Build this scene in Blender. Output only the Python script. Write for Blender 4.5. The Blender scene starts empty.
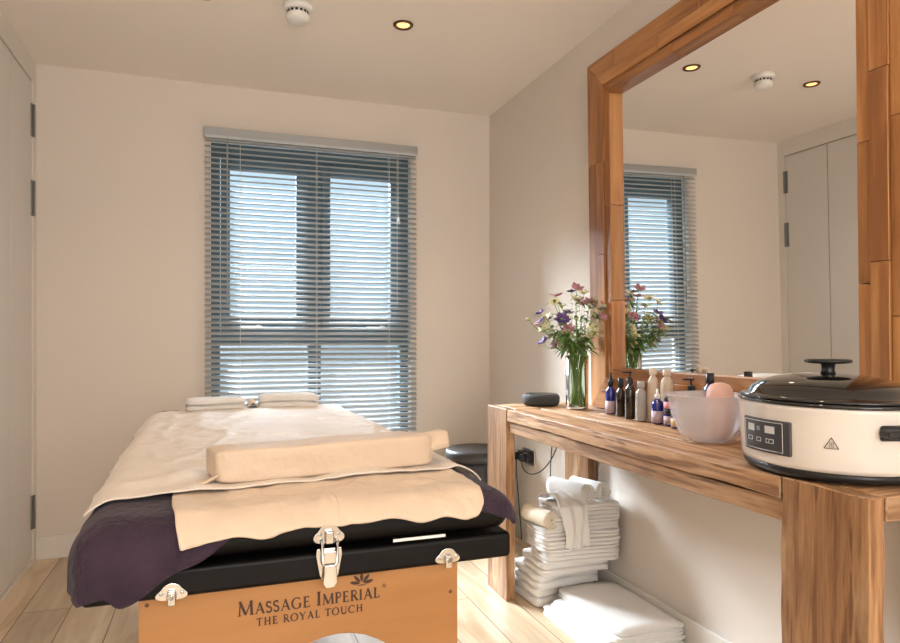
import bpy, bmesh, math, random
from mathutils import Vector, Matrix, noise
C = bpy.context.scene.collection
scn = bpy.context.scene
R = math.radians
PI = math.pi
random.seed(7)

# ------------------------------------------------------------------ camera
FPX, TH, HZ, EYE = 674.3, 0.3326, 338.6, 1.07
cd = bpy.data.cameras.new('camera')
cam = bpy.data.objects.new('camera', cd); C.objects.link(cam)
cd.sensor_fit = 'HORIZONTAL'; cd.sensor_width = 36
cd.lens = FPX/900*36
cd.shift_y = (HZ-321.5)/900
cam.location = (0, 0, EYE); cam.rotation_euler = (R(90), 0, -TH)
cd.clip_start = 0.02
scn.camera = cam

# ------------------------------------------------------------------ world: overcast sky, brighter towards the zenith
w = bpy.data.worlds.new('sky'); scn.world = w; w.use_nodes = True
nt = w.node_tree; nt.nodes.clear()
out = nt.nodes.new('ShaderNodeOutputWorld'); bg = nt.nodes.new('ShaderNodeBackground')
tc = nt.nodes.new('ShaderNodeTexCoord'); sx = nt.nodes.new('ShaderNodeSeparateXYZ')
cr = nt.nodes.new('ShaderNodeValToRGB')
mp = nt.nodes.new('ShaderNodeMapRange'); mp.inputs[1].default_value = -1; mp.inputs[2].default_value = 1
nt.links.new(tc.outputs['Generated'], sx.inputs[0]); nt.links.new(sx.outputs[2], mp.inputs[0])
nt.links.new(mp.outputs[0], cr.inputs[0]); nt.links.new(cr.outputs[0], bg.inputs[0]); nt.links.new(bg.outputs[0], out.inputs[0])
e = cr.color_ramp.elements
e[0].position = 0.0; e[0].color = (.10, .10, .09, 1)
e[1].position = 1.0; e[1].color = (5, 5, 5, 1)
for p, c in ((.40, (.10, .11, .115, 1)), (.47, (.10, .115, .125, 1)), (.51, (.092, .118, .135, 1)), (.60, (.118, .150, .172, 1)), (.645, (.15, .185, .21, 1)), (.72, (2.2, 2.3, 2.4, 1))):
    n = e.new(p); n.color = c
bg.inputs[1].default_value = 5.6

# fill light added behind the camera, set in an invented rear window
def area(name, loc, rot, sx_, sy_, energy, col):
    l = bpy.data.lights.new(name, 'AREA'); l.shape = 'RECTANGLE'; l.size = sx_; l.size_y = sy_
    l.energy = energy; l.color = col
    o = bpy.data.objects.new(name, l); C.objects.link(o); o.location = loc; o.rotation_euler = rot
    return o
area('rear_fill_light', (0.35, -1.88, 1.45), (R(116), 0, 0), 1.6, 1.5, 62, (1, .95, .90))
sun = bpy.data.lights.new('sun', 'SUN'); sun.energy = 30; sun.angle = R(24); sun.color = (.94, .97, 1)
so = bpy.data.objects.new('sun', sun); C.objects.link(so)
so.rotation_euler = Vector((-.40, .80, .47)).to_track_quat('Z', 'Y').to_euler()
pl = area('window_portal', (0.511, 3.90, 1.22), (R(90), 0, R(180)), 1.08, 1.74, 1, (1, 1, 1))
pl.data.cycles.is_portal = True

def spot_lamp(x, y):
    l = bpy.data.lights.new('downlight_lamp', 'SPOT'); l.energy = 12; l.color = (1, .78, .58)
    l.spot_size = R(125); l.spot_blend = .9; l.shadow_soft_size = .035
    o = bpy.data.objects.new('downlight_lamp', l); C.objects.link(o); o.location = (x, y, 2.375)

scn.view_settings.view_transform = 'Standard'; scn.view_settings.look = 'None'
scn.view_settings.gamma = 1; scn.view_settings.use_curve_mapping = False
scn.view_settings.exposure = 0.0

# ------------------------------------------------------------------ materials
def mat(name, col, rough=.6, metal=0, bump=None, spec=.5, sheen=0, coat=0, trans=0, ior=1.45, alpha=1, emit=None, var=None):
    m = bpy.data.materials.new(name); m.use_nodes = True
    nt = m.node_tree; b = nt.nodes['Principled BSDF']
    b.inputs['Base Color'].default_value = (*col, 1); b.inputs['Roughness'].default_value = rough
    b.inputs['Metallic'].default_value = metal; b.inputs['Specular IOR Level'].default_value = spec
    b.inputs['Sheen Weight'].default_value = sheen; b.inputs['Coat Weight'].default_value = coat
    b.inputs['Transmission Weight'].default_value = trans; b.inputs['IOR'].default_value = ior
    b.inputs['Alpha'].default_value = alpha
    if emit:
        b.inputs['Emission Color'].default_value = (*emit[0], 1); b.inputs['Emission Strength'].default_value = emit[1]
    tc = nt.nodes.new('ShaderNodeTexCoord')
    if bump:                                   # (scale, strength, distance)
        n = nt.nodes.new('ShaderNodeTexNoise'); n.inputs['Scale'].default_value = bump[0]; n.inputs['Detail'].default_value = 5
        nt.links.new(tc.outputs['Object'], n.inputs['Vector'])
        bp = nt.nodes.new('ShaderNodeBump'); bp.inputs['Strength'].default_value = bump[1]; bp.inputs['Distance'].default_value = bump[2]
        nt.links.new(n.outputs[0], bp.inputs['Height']); nt.links.new(bp.outputs[0], b.inputs['Normal'])
    if var:                                    # (second colour, scale)
        n = nt.nodes.new('ShaderNodeTexNoise'); n.inputs['Scale'].default_value = var[1]; n.inputs['Detail'].default_value = 4
        nt.links.new(tc.outputs['Object'], n.inputs['Vector'])
        r = nt.nodes.new('ShaderNodeValToRGB'); r.color_ramp.elements[0].position = .35; r.color_ramp.elements[1].position = .65
        r.color_ramp.elements[0].color = (*col, 1); r.color_ramp.elements[1].color = (*var[0], 1)
        nt.links.new(n.outputs[0], r.inputs[0]); nt.links.new(r.outputs[0], b.inputs['Base Color'])
    return m

def wood(name, cols, axis=1, grain=26, stretch=.07, rough=.55, island=True, bump=.35, bd=.003, blotch=None, crack=None):
    m = bpy.data.materials.new(name); m.use_nodes = True
    nt = m.node_tree; b = nt.nodes['Principled BSDF']; L = nt.links.new
    b.inputs['Roughness'].default_value = rough
    tc = nt.nodes.new('ShaderNodeTexCoord'); ge = nt.nodes.new('ShaderNodeNewGeometry')
    ad = nt.nodes.new('ShaderNodeVectorMath'); ad.operation = 'ADD'
    sc = nt.nodes.new('ShaderNodeVectorMath'); sc.operation = 'SCALE'; sc.inputs[0].default_value = (17, 31, 23)
    L(ge.outputs['Random Per Island'], sc.inputs['Scale']); L(tc.outputs['Object'], ad.inputs[0]); L(sc.outputs[0], ad.inputs[1])
    mpn = nt.nodes.new('ShaderNodeMapping'); s = [1, 1, 1]; s[axis] = stretch; mpn.inputs['Scale'].default_value = s
    L(ad.outputs[0], mpn.inputs[0])
    n = nt.nodes.new('ShaderNodeTexNoise'); n.inputs['Scale'].default_value = grain; n.inputs['Detail'].default_value = 8; n.inputs['Distortion'].default_value = .6
    L(mpn.outputs[0], n.inputs['Vector'])
    n2 = nt.nodes.new('ShaderNodeTexNoise'); n2.inputs['Scale'].default_value = grain*4.5; n2.inputs['Detail'].default_value = 4
    L(mpn.outputs[0], n2.inputs['Vector'])
    mx0 = nt.nodes.new('ShaderNodeMath'); mx0.operation = 'MULTIPLY_ADD'; mx0.inputs[1].default_value = .35
    L(n2.outputs[0], mx0.inputs[0]); L(n.outputs[0], mx0.inputs[2])
    mx1 = nt.nodes.new('ShaderNodeMath'); mx1.operation = 'SUBTRACT'; mx1.inputs[1].default_value = .175; L(mx0.outputs[0], mx1.inputs[0])
    r = nt.nodes.new('ShaderNodeValToRGB'); el = r.color_ramp.elements
    el[0].position = .36; el[0].color = (*cols[0], 1); el[1].position = .66; el[1].color = (*cols[2], 1)
    k = el.new(.5); k.color = (*cols[1], 1)
    L(mx1.outputs[0], r.inputs[0])
    col = r.outputs[0]
    if blotch:
        n3 = nt.nodes.new('ShaderNodeTexNoise'); n3.inputs['Scale'].default_value = blotch[1]; n3.inputs['Detail'].default_value = 6
        mp3 = nt.nodes.new('ShaderNodeMapping'); s3 = [1, 1, 1]; s3[axis] = .3; mp3.inputs['Scale'].default_value = s3
        L(ad.outputs[0], mp3.inputs[0]); L(mp3.outputs[0], n3.inputs['Vector'])
        r3 = nt.nodes.new('ShaderNodeValToRGB'); r3.color_ramp.elements[0].position = blotch[2]; r3.color_ramp.elements[1].position = blotch[2]+.1
        L(n3.outputs[0], r3.inputs[0])
        mm = nt.nodes.new('ShaderNodeMix'); mm.data_type = 'RGBA'; mm.inputs[7].default_value = (*blotch[0], 1)
        L(r3.outputs[0], mm.inputs[0]); L(col, mm.inputs[6]); col = mm.outputs[2]
    if crack:
        n4 = nt.nodes.new('ShaderNodeTexNoise'); n4.inputs['Scale'].default_value = grain*1.1; n4.inputs['Detail'].default_value = 6; n4.inputs['Distortion'].default_value = .3
        mp4 = nt.nodes.new('ShaderNodeMapping'); s4 = [1, 1, 1]; s4[axis] = .06; mp4.inputs['Scale'].default_value = s4; mp4.inputs['Location'].default_value = (3, 7, 5)
        L(ad.outputs[0], mp4.inputs[0]); L(mp4.outputs[0], n4.inputs['Vector'])
        r4 = nt.nodes.new('ShaderNodeValToRGB'); r4.color_ramp.elements[0].position = crack[1]-.02; r4.color_ramp.elements[1].position = crack[1]+.03
        r4.color_ramp.elements[0].color = (.9, .9, .9, 1); r4.color_ramp.elements[1].color = (0, 0, 0, 1)
        L(n4.outputs[0], r4.inputs[0])
        m4 = nt.nodes.new('ShaderNodeMix'); m4.data_type = 'RGBA'; m4.inputs[7].default_value = (*crack[0], 1)
        L(r4.outputs[0], m4.inputs[0]); L(col, m4.inputs[6]); col = m4.outputs[2]
    if island:
        hv = nt.nodes.new('ShaderNodeHueSaturation')
        mr = nt.nodes.new('ShaderNodeMapRange'); mr.inputs[3].default_value = .72; mr.inputs[4].default_value = 1.15
        L(ge.outputs['Random Per Island'], mr.inputs[0]); L(mr.outputs[0], hv.inputs['Value']); L(col, hv.inputs['Color']); col = hv.outputs[0]
    L(col, b.inputs['Base Color'])
    bp = nt.nodes.new('ShaderNodeBump'); bp.inputs['Strength'].default_value = bump; bp.inputs['Distance'].default_value = bd
    L(mx1.outputs[0], bp.inputs['Height']); L(bp.outputs[0], b.inputs['Normal'])
    return m

M = {}
M['wall'] = mat('wall_paint', (.74, .67, .598), .8, bump=(220, .06, .002))
M['ceil'] = mat('ceiling_paint', (.91, .845, .78), .85)
M['trimw'] = mat('trim_paint', (.76, .72, .66), .5)
M['door'] = mat('door_paint', (.70, .675, .635), .36, spec=1)
M['metal'] = mat('brushed_steel', (.62, .62, .60), .3, 1)
M['hinge'] = mat('dull_hinge_metal', (.22, .23, .23), .45, .8)
M['chrome'] = mat('chrome', (.62, .61, .58), .2, 1)
M['winframe'] = mat('window_frame_grey', (.11, .18, .225), .35)
M['slat'] = mat('blind_slat', (.50, .54, .56), .4)
M['rail'] = mat('blind_rail', (.40, .41, .41), .35, .4)
M['cord'] = mat('blind_cord', (.85, .85, .83), .7)
M['reveal'] = mat('reveal_paint', (.85, .84, .80), .6)
M['black'] = mat('black_vinyl', (.003, .0025, .0025), .45, spec=.22, bump=(90, .12, .002))
M['bplastic'] = mat('black_plastic', (.012, .012, .013), .35)
M['bgloss'] = mat('black_enamel', (.008, .008, .009), .08, coat=.6)
M['dgrey'] = mat('charcoal_fabric', (.045, .045, .047), .8, bump=(700, .5, .001))
M['wplastic'] = mat('white_plastic', (.82, .81, .78), .35)
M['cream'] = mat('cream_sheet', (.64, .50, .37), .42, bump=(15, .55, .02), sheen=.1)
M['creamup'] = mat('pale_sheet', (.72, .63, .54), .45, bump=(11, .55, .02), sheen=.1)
M['purple'] = mat('purple_velvet', (.016, .006, .018), .8, bump=(60, .9, .008), sheen=.08, var=((.034, .014, .032), 14))
M['towel'] = mat('white_towel', (.80, .775, .74), .95, bump=(420, .7, .002), sheen=.2)
M['towelb'] = mat('cream_towel', (.78, .68, .54), .95, bump=(420, .7, .002), sheen=.2)
M['stool'] = mat('dark_stool', (.030, .028, .030), .45)
M['stooltop'] = mat('dark_stool_top', (.05, .047, .048), .4)
M['bronze'] = mat('downlight_ring', (.12, .08, .055), .35, .8)
M['glow'] = mat('lamp_glow', (1, .8, .5), .5, emit=((1, .42, .14), 2.2))
M['panelwood'] = wood('varnished_birch', ((.31, .135, .038), (.345, .155, .045), (.38, .175, .055)), axis=0, grain=7, stretch=.12, rough=.35, island=False, bump=.03)
M['print'] = mat('dark_print', (.05, .022, .012), .6)
M['frame_y'] = wood('reclaimed_frame_lengthwise', ((.26, .10, .03), (.40, .17, .052), (.52, .25, .09)), axis=1, grain=16, rough=.42, bump=.25)
M['frame_z'] = wood('reclaimed_frame_upright', ((.26, .10, .03), (.40, .17, .052), (.52, .25, .09)), axis=2, grain=16, rough=.42, bump=.25)
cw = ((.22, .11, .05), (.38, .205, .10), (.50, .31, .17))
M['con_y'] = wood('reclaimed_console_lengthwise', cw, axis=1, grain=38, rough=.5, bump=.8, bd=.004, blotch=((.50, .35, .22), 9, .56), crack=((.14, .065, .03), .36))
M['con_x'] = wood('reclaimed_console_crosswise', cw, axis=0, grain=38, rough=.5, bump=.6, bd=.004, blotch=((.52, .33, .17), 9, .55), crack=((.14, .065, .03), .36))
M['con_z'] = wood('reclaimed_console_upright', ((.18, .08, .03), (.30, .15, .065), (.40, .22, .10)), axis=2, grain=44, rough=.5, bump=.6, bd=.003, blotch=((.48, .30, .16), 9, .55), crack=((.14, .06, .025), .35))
M['leaf'] = mat('leaf_green', (.10, .20, .045), .5)
M['leaf2'] = mat('leaf_pale', (.24, .33, .10), .5)
M['stem'] = mat('stem_green', (.17, .29, .05), .45)
M['stem2'] = mat('stem_pale_green', (.30, .42, .13), .45)
M['pet_purple'] = mat('petal_purple', (.14, .07, .25), .6)
M['pet_pink'] = mat('petal_dusky_pink', (.45, .20, .24), .6)
M['pet_yellow'] = mat('petal_pale_yellow', (.72, .66, .40), .6)
M['pet_green'] = mat('petal_pale_green', (.42, .45, .22), .6)
M['bluegl'] = mat('cobalt_glass', (.010, .018, .20), .08, coat=.5)
M['browngl'] = mat('dark_brown_glass', (.022, .013, .010), .1, coat=.5)
M['greygl'] = mat('smoky_clear_plastic', (.52, .50, .47), .15, trans=.35)
M['tan'] = mat('tan_plastic', (.58, .47, .37), .4)
M['label'] = mat('mauve_label', (.45, .36, .42), .6)
M['labelp'] = mat('pink_label', (.75, .35, .36), .6)
M['labelg'] = mat('gold_label', (.60, .42, .16), .5)
M['pink'] = mat('pink_silicone', (.74, .46, .38), .5)
M['bpanel'] = mat('control_panel_grey', (.055, .055, .06), .3)
M['silver'] = mat('silver_print', (.6, .6, .6), .4)
M['wbody'] = mat('white_enamel', (.72, .66, .60), .22, coat=.3)

def glass_mat(name, tint, tr=.85, rough=0.0, g=.06):
    m = bpy.data.materials.new(name); m.use_nodes = True; nt = m.node_tree; nt.nodes.clear(); L = nt.links.new
    o = nt.nodes.new('ShaderNodeOutputMaterial'); t = nt.nodes.new('ShaderNodeBsdfTransparent'); t.inputs[0].default_value = (*tint, 1)
    gl = nt.nodes.new('ShaderNodeBsdfGlossy'); gl.inputs['Roughness'].default_value = rough
    fr = nt.nodes.new('ShaderNodeLayerWeight'); fr.inputs[0].default_value = .25
    mx = nt.nodes.new('ShaderNodeMixShader')
    L(fr.outputs['Fresnel'], mx.inputs[0]); L(t.outputs[0], mx.inputs[1]); L(gl.outputs[0], mx.inputs[2]); L(mx.outputs[0], o.inputs[0])
    return m
M['pane'] = glass_mat('window_glass', (.93, .97, 1))
M['vase'] = glass_mat('vase_glass', (.88, .93, .88))
def bowl_mat():
    m = bpy.data.materials.new('frosted_plastic'); m.use_nodes = True; nt = m.node_tree; nt.nodes.clear(); L = nt.links.new
    o = nt.nodes.new('ShaderNodeOutputMaterial'); t = nt.nodes.new('ShaderNodeBsdfTransparent'); t.inputs[0].default_value = (.95, .93, .93, 1)
    p = nt.nodes.new('ShaderNodeBsdfPrincipled'); p.inputs['Base Color'].default_value = (.97, .97, 1, 1); p.inputs['Roughness'].default_value = .25
    mx = nt.nodes.new('ShaderNodeMixShader'); mx.inputs[0].default_value = .27
    L(t.outputs[0], mx.inputs[1]); L(p.outputs[0], mx.inputs[2]); L(mx.outputs[0], o.inputs[0]); return m
M['bowl'] = bowl_mat()
def mirror_mat():
    m = bpy.data.materials.new('mirror_silver'); m.use_nodes = True; nt = m.node_tree; nt.nodes.clear()
    o = nt.nodes.new('ShaderNodeOutputMaterial'); g = nt.nodes.new('ShaderNodeBsdfGlossy')
    g.inputs['Roughness'].default_value = 0; g.inputs['Color'].default_value = (.93, .915, .89, 1); nt.links.new(g.outputs[0], o.inputs[0]); return m
M['mirror'] = mirror_mat()
def floor_mat():
    m = bpy.data.materials.new('oak_plank_floor'); m.use_nodes = True; nt = m.node_tree; L = nt.links.new
    b = nt.nodes['Principled BSDF']; b.inputs['Roughness'].default_value = .38
    tc = nt.nodes.new('ShaderNodeTexCoord'); mp = nt.nodes.new('ShaderNodeMapping'); mp.inputs['Rotation'].default_value = (0, 0, R(90)); mp.inputs['Location'].default_value = (.3, .04, 0)
    L(tc.outputs['Object'], mp.inputs[0])
    br = nt.nodes.new('ShaderNodeTexBrick'); br.offset = .37; br.inputs['Scale'].default_value = 1
    br.inputs['Brick Width'].default_value = 1.15; br.inputs['Row Height'].default_value = .17; br.inputs['Mortar Size'].default_value = .002
    br.inputs['Color1'].default_value = (0, 0, 0, 1); br.inputs['Color2'].default_value = (1, 1, 1, 1); br.inputs['Mortar'].default_value = (.5, .5, .5, 1)
    L(mp.outputs[0], br.inputs[0])
    sc = nt.nodes.new('ShaderNodeVectorMath'); sc.operation = 'SCALE'; sc.inputs['Scale'].default_value = 9; L(br.outputs[0], sc.inputs[0])
    ad = nt.nodes.new('ShaderNodeVectorMath'); L(tc.outputs['Object'], ad.inputs[0]); L(sc.outputs[0], ad.inputs[1])
    m2 = nt.nodes.new('ShaderNodeMapping'); m2.inputs['Scale'].default_value = (1, .12, 1); L(ad.outputs[0], m2.inputs[0])
    n = nt.nodes.new('ShaderNodeTexNoise'); n.inputs['Scale'].default_value = 14; n.inputs['Detail'].default_value = 8; n.inputs['Distortion'].default_value = 1.2; L(m2.outputs[0], n.inputs['Vector'])
    r = nt.nodes.new('ShaderNodeValToRGB'); el = r.color_ramp.elements
    el[0].position = .3; el[0].color = (.46, .32, .19, 1); el[1].position = .68; el[1].color = (.68, .54, .38, 1)
    L(n.outputs[0], r.inputs[0])
    hv = nt.nodes.new('ShaderNodeHueSaturation'); mr = nt.nodes.new('ShaderNodeMapRange'); mr.inputs[3].default_value = .82; mr.inputs[4].default_value = 1.15
    L(br.outputs[0], mr.inputs[0]); L(mr.outputs[0], hv.inputs['Value']); L(r.outputs[0], hv.inputs['Color'])
    mx = nt.nodes.new('ShaderNodeMix'); mx.data_type = 'RGBA'; mx.inputs[7].default_value = (.16, .09, .045, 1)
    L(br.outputs['Fac'], mx.inputs[0]); L(hv.outputs[0], mx.inputs[6]); L(mx.outputs[2], b.inputs['Base Color'])
    bp = nt.nodes.new('ShaderNodeBump'); bp.inputs['Strength'].default_value = .15; bp.inputs['Distance'].default_value = .002; L(n.outputs[0], bp.inputs['Height']); L(bp.outputs[0], b.inputs['Normal'])
    return m
M['floor'] = floor_mat()

# ------------------------------------------------------------------ helpers
def obj(name, bm, m, parent=None, smooth=False, bevel=0, solid=0, sub=0, seg=2, label=None):
    me = bpy.data.meshes.new(name); bm.normal_update(); bm.to_mesh(me); bm.free()
    if smooth:
        for p in me.polygons: p.use_smooth = True
    me.materials.append(m)
    o = bpy.data.objects.new(name, me); C.objects.link(o)
    if parent: o.parent = parent
    if sub:
        k = o.modifiers.new('sub', 'SUBSURF'); k.levels = k.render_levels = sub
    if solid:
        k = o.modifiers.new('solid', 'SOLIDIFY'); k.thickness = solid; k.offset = 0
    if bevel:
        k = o.modifiers.new('bev', 'BEVEL'); k.width = bevel; k.segments = seg; k.limit_method = 'ANGLE'; k.angle_limit = R(40)
        for p in me.polygons: p.use_smooth = True
        k.harden_normals = True
    if label: o['label'] = label
    return o
def tag(o, label, cat, group=None):
    o['label'] = label; o['category'] = cat
    if group: o['group'] = group
    return o
def thing(name, label, cat, loc=(0, 0, 0), rotz=0, group=None):
    o = bpy.data.objects.new(name, None); C.objects.link(o); o.location = loc; o.rotation_euler = (0, 0, rotz); o.empty_display_size = .1
    return tag(o, label, cat, group)
def struct(name, bm, m, parent=None, **k):
    o = obj(name, bm, m, parent, **k)
    if not parent: o['kind'] = 'structure'
    return o
def box(bm, x0, x1, y0, y1, z0, z1, mtx=None):
    v = [bm.verts.new((x, y, z)) for x in (x0, x1) for y in (y0, y1) for z in (z0, z1)]
    for f in ((0, 1, 3, 2), (4, 6, 7, 5), (0, 4, 5, 1), (2, 3, 7, 6), (0, 2, 6, 4), (1, 5, 7, 3)): bm.faces.new([v[i] for i in f])
    if mtx: bmesh.ops.transform(bm, matrix=mtx, verts=v)
    return v
def B(*a):
    bm = bmesh.new(); box(bm, *a); return bm
def lathe(bm, prof, n=28, cx=0, cy=0, z=0, ex=1, ey=1, cap=True):
    rings = []
    for r, h in prof:
        rings.append([bm.verts.new((cx+r*ex*math.cos(2*PI*i/n), cy+r*ey*math.sin(2*PI*i/n), z+h)) for i in range(n)])
    for a, b in zip(rings, rings[1:]):
        for i in range(n): bm.faces.new((a[i], a[(i+1) % n], b[(i+1) % n], b[i]))
    if cap:
        bm.faces.new(list(reversed(rings[0]))); bm.faces.new(rings[-1])
def LA(prof, **k):
    bm = bmesh.new(); lathe(bm, prof, **k); return bm
def tube(bm, pts, r, n=8, taper=None):
    pts = [Vector(p) for p in pts]; rings = []
    for i, p in enumerate(pts):
        t = (pts[min(i+1, len(pts)-1)]-pts[max(i-1, 0)]).normalized()
        a = t.cross(Vector((0, 0, 1))); a = a.normalized() if a.length > 1e-3 else Vector((1, 0, 0)); b = t.cross(a)
        rr = r if taper is None else r*(1+(taper-1)*i/(len(pts)-1))
        rings.append([bm.verts.new(p+rr*(math.cos(2*PI*k/n)*a+math.sin(2*PI*k/n)*b)) for k in range(n)])
    for a, b in zip(rings, rings[1:]):
        for i in range(n): bm.faces.new((a[i], a[(i+1) % n], b[(i+1) % n], b[i]))
    bm.faces.new(list(reversed(rings[0]))); bm.faces.new(rings[-1])
def TU(pts, r, **k):
    bm = bmesh.new(); tube(bm, pts, r, **k); return bm
def bez(p0, p1, p2, p3, n=14):
    p0, p1, p2, p3 = map(Vector, (p0, p1, p2, p3)); o = []
    for i in range(n+1):
        t = i/n; o.append((1-t)**3*p0+3*(1-t)**2*t*p1+3*(1-t)*t*t*p2+t**3*p3)
    return o
def nz(x, y=0, z=0): return noise.noise(Vector((x, y, z)))

# ------------------------------------------------------------------ room shell
XL, XR, YB, YR, H = -.8275, 1.542, 3.741, -1.9, 2.4
WX0, WX1, WZ0, WZ1 = -.035, 1.057, .36, 2.115
struct('floor', B(XL-.1, XR+.1, YR-.1, YB+.1, -.1, 0), M['floor'])
struct('ceiling', B(XL-.1, XR+.1, YR-.1, YB+.3, H, H+.1), M['ceil'])
bm = bmesh.new(); T = .20
box(bm, XL-.1, WX0, YB, YB+T, 0, H); box(bm, WX1, XR+.1, YB, YB+T, 0, H); box(bm, WX0, WX1, YB, YB+T, 0, WZ0); box(bm, WX0, WX1, YB, YB+T, WZ1, H)
struct('wall_back', bm, M['wall'])
struct('wall_right', B(XR, XR+.1, YR, YB, 0, H), M['wall'])
bm = bmesh.new(); box(bm, -.45, -.45, 0, 0, 0, 0) if False else None
bm = bmesh.new()
box(bm, XL-.1, -.46, YR-.1, YR, 0, H); box(bm, 1.16, XR+.1, YR-.1, YR, 0, H); box(bm, -.46, 1.16, YR-.1, YR, 0, .68); box(bm, -.46, 1.16, YR-.1, YR, 2.22, H)
struct('wall_rear', bm, M['wall'])
bm = bmesh.new()
for a in ((-.46, -.41, .68, 2.22), (1.11, 1.16, .68, 2.22), (-.41, 1.11, .68, .73), (-.41, 1.11, 2.17, 2.22), (.33, .37, .73, 2.17)): box(bm, a[0], a[1], YR-.06, YR-.02, a[2], a[3])
struct('added_window', bm, M['winframe'])  # unseen window frame, added around the rear fill light
# left wall: built-in cupboard doors flush in a painted frame
DW = .345; D0 = 3.685; DZ0, DZ1 = .02, 2.295; ND = 5
bm = bmesh.new()
box(bm, XL-.1, XL-.032, YR, YB, 0, H)
box(bm, XL-.032, XL, D0, YB, 0, H); box(bm, XL-.032, XL, YR, D0-DW*ND, 0, H)
box(bm, XL-.032, XL, D0-DW*ND, D0, DZ1, H); box(bm, XL-.032, XL, D0-DW*ND, D0, 0, DZ0-.005)
struct('wall_left', bm, M['trimw'])
for i in range(ND):
    y1 = D0-DW*i-.003; y0 = y1-DW+.006
    d = struct('door_%d' % (i+1), B(XL-.028, XL-.006, y0, y1, DZ0, DZ1-.006), M['door'], bevel=.0015)
    if i == 0:
        for z0, z1 in ((2.03, 2.185), (1.653, 1.822), (.165, .325)):
            bm = bmesh.new(); box(bm, XL-.006, XL+.001, y1-.022, y1-.001, z0, z1); tube(bm, [(XL+.004, y1+.002, z0), (XL+.004, y1+.002, z1)], .005)
            obj('hinge', bm, M['hinge'], d)
BBH = .11
struct('baseboard_back', B(XL, XR, YB-.016, YB, 0, BBH), M['trimw'], bevel=.004)
struct('baseboard_right', B(XR-.016, XR, YR, YB-.016, 0, BBH), M['trimw'], bevel=.004)

# window in the back wall
YW = 3.80
bm = bmesh.new()
def wb(x0, x1, z0, z1, y0=YW, y1=YW+.06): box(bm, x0, x1, y0, y1, z0, z1)
wb(WX0, .015, WZ0, WZ1); wb(1.005, WX1, WZ0, WZ1); wb(.015, 1.005, WZ1-.07, WZ1); wb(.015, 1.005, WZ0, WZ0+.06)
wb(.478, .549, WZ0+.06, WZ1-.07); wb(.015, .478, 1.032, 1.09); wb(.549, 1.005, 1.032, 1.09)
wf = struct('window_1', bm, M['winframe'], bevel=.003)
for x0, x1 in ((.018, .475), (.552, 1.002)):
    bm = bmesh.new(); a0, a1 = (.065, .412) if x0 < .3 else (.600, .945)
    wb(x0, a0, 1.093, WZ1-.073, YW-.014, YW+.04); wb(a1, x1, 1.093, WZ1-.073, YW-.014, YW+.04)
    wb(a0, a1, 1.093, 1.187, YW-.014, YW+.04); wb(a0, a1, 1.98, WZ1-.073, YW-.014, YW+.04)
    s = obj('sash', bm, M['winframe'], wf, bevel=.004)
    obj('pane', B(a0, a1, YW+.015, YW+.021, 1.187, 1.98), M['pane'], s)
    hx = .12 if x0 < .3 else .80
    bm = bmesh.new(); box(bm, hx, hx+.11, YW-.036, YW-.026, 1.125, 1.14); box(bm, hx+.08, hx+.10, YW-.03, YW-.013, 1.12, 1.145)
    obj('window_handle', bm, M['metal'], s, bevel=.003)
for x0, x1 in ((.015, .478), (.549, 1.005)):
    obj('pane', B(x0, x1, YW+.03, YW+.036, WZ0+.06, 1.032), M['pane'], wf)
bm = bmesh.new(); box(bm, WX0, WX1, YB-.0, YW+.0, WZ0-.004, WZ0+.006)
box(bm, WX0-.0, WX0+.004, YB, YW, WZ0, WZ1); box(bm, WX1-.004, WX1, YB, YW, WZ0, WZ1); box(bm, WX0, WX1, YB, YW, WZ1-.004, WZ1)
struct('trim_1', bm, M['reveal'])

# ------------------------------------------------------------------ venetian blind
YV = 3.705; BX0, BX1 = -.060, 1.075
vb = thing('venetian_blind', 'silver-grey slatted venetian blind hanging over the tall window', 'blind', (0, YV, 0))
obj('headrail', B(BX0-.004, BX1+.004, -.022, .03, 2.115, 2.162), M['rail'], vb, bevel=.003)
obj('valance', B(BX0, BX1, -.024, -.0225, 2.106, 2.12), M['slat'], vb)
bm = bmesh.new(); pitch = .0285; z = 2.095; k = 0
while z > .40:
    rows = []
    tilt = R(30) + R(3)*nz(k*.7); wv = .0155; sag = .0025*nz(k*.31, 3)
    for i in range(7):
        q = -1+2*i/6; dy = q*wv; dz = .0022*(1-q*q)
        rows.append((dy*math.cos(tilt), dy*math.sin(tilt)+dz))
    vs = [[bm.verts.new((x, a, z+b+sag*math.sin(PI*(x-BX0)/(BX1-BX0))*1.0)) for x in (BX0, .22, .51, .80, BX1)] for a, b in rows]
    for a, b in zip(vs, vs[1:]):
        for j in range(4): bm.faces.new((a[j], a[j+1], b[j+1], b[j]))
    z -= pitch; k += 1
obj('slats', bm, M['slat'], vb, smooth=True, solid=.0009)
obj('bottom_rail', B(BX0, BX1, -.014, .014, z-.004, z+.014), M['rail'], vb, bevel=.003)
for x in (.115, .512, .915):
    bm = bmesh.new()
    for yy in (-.0165, .0165): tube(bm, [(x, yy, 2.115), (x, yy, z+.01)], .0009, n=6)
    obj('ladder_cord', bm, M['cord'], vb)
bm = TU([(.05, -.028, 2.11), (.052, -.03, 1.25)], .0035, n=6); obj('tilt_wand', bm, M['rail'], vb)
bm = TU([(.962, -.028, 2.11), (.962, -.03, 1.78), (.966, -.03, 1.74)], .001, n=6); tube(bm, [(.955, -.03, 2.11), (.956, -.03, 1.25)], .001, n=6)
pc = obj('pull_cord', bm, M['cord'], vb)
obj('tassel', LA([(.003, .03), (.006, .02), (.0075, 0), (.005, -.002)][::-1], n=12, cx=.966, cy=-.03, z=1.715), M['wplastic'], pc, smooth=True)

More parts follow.
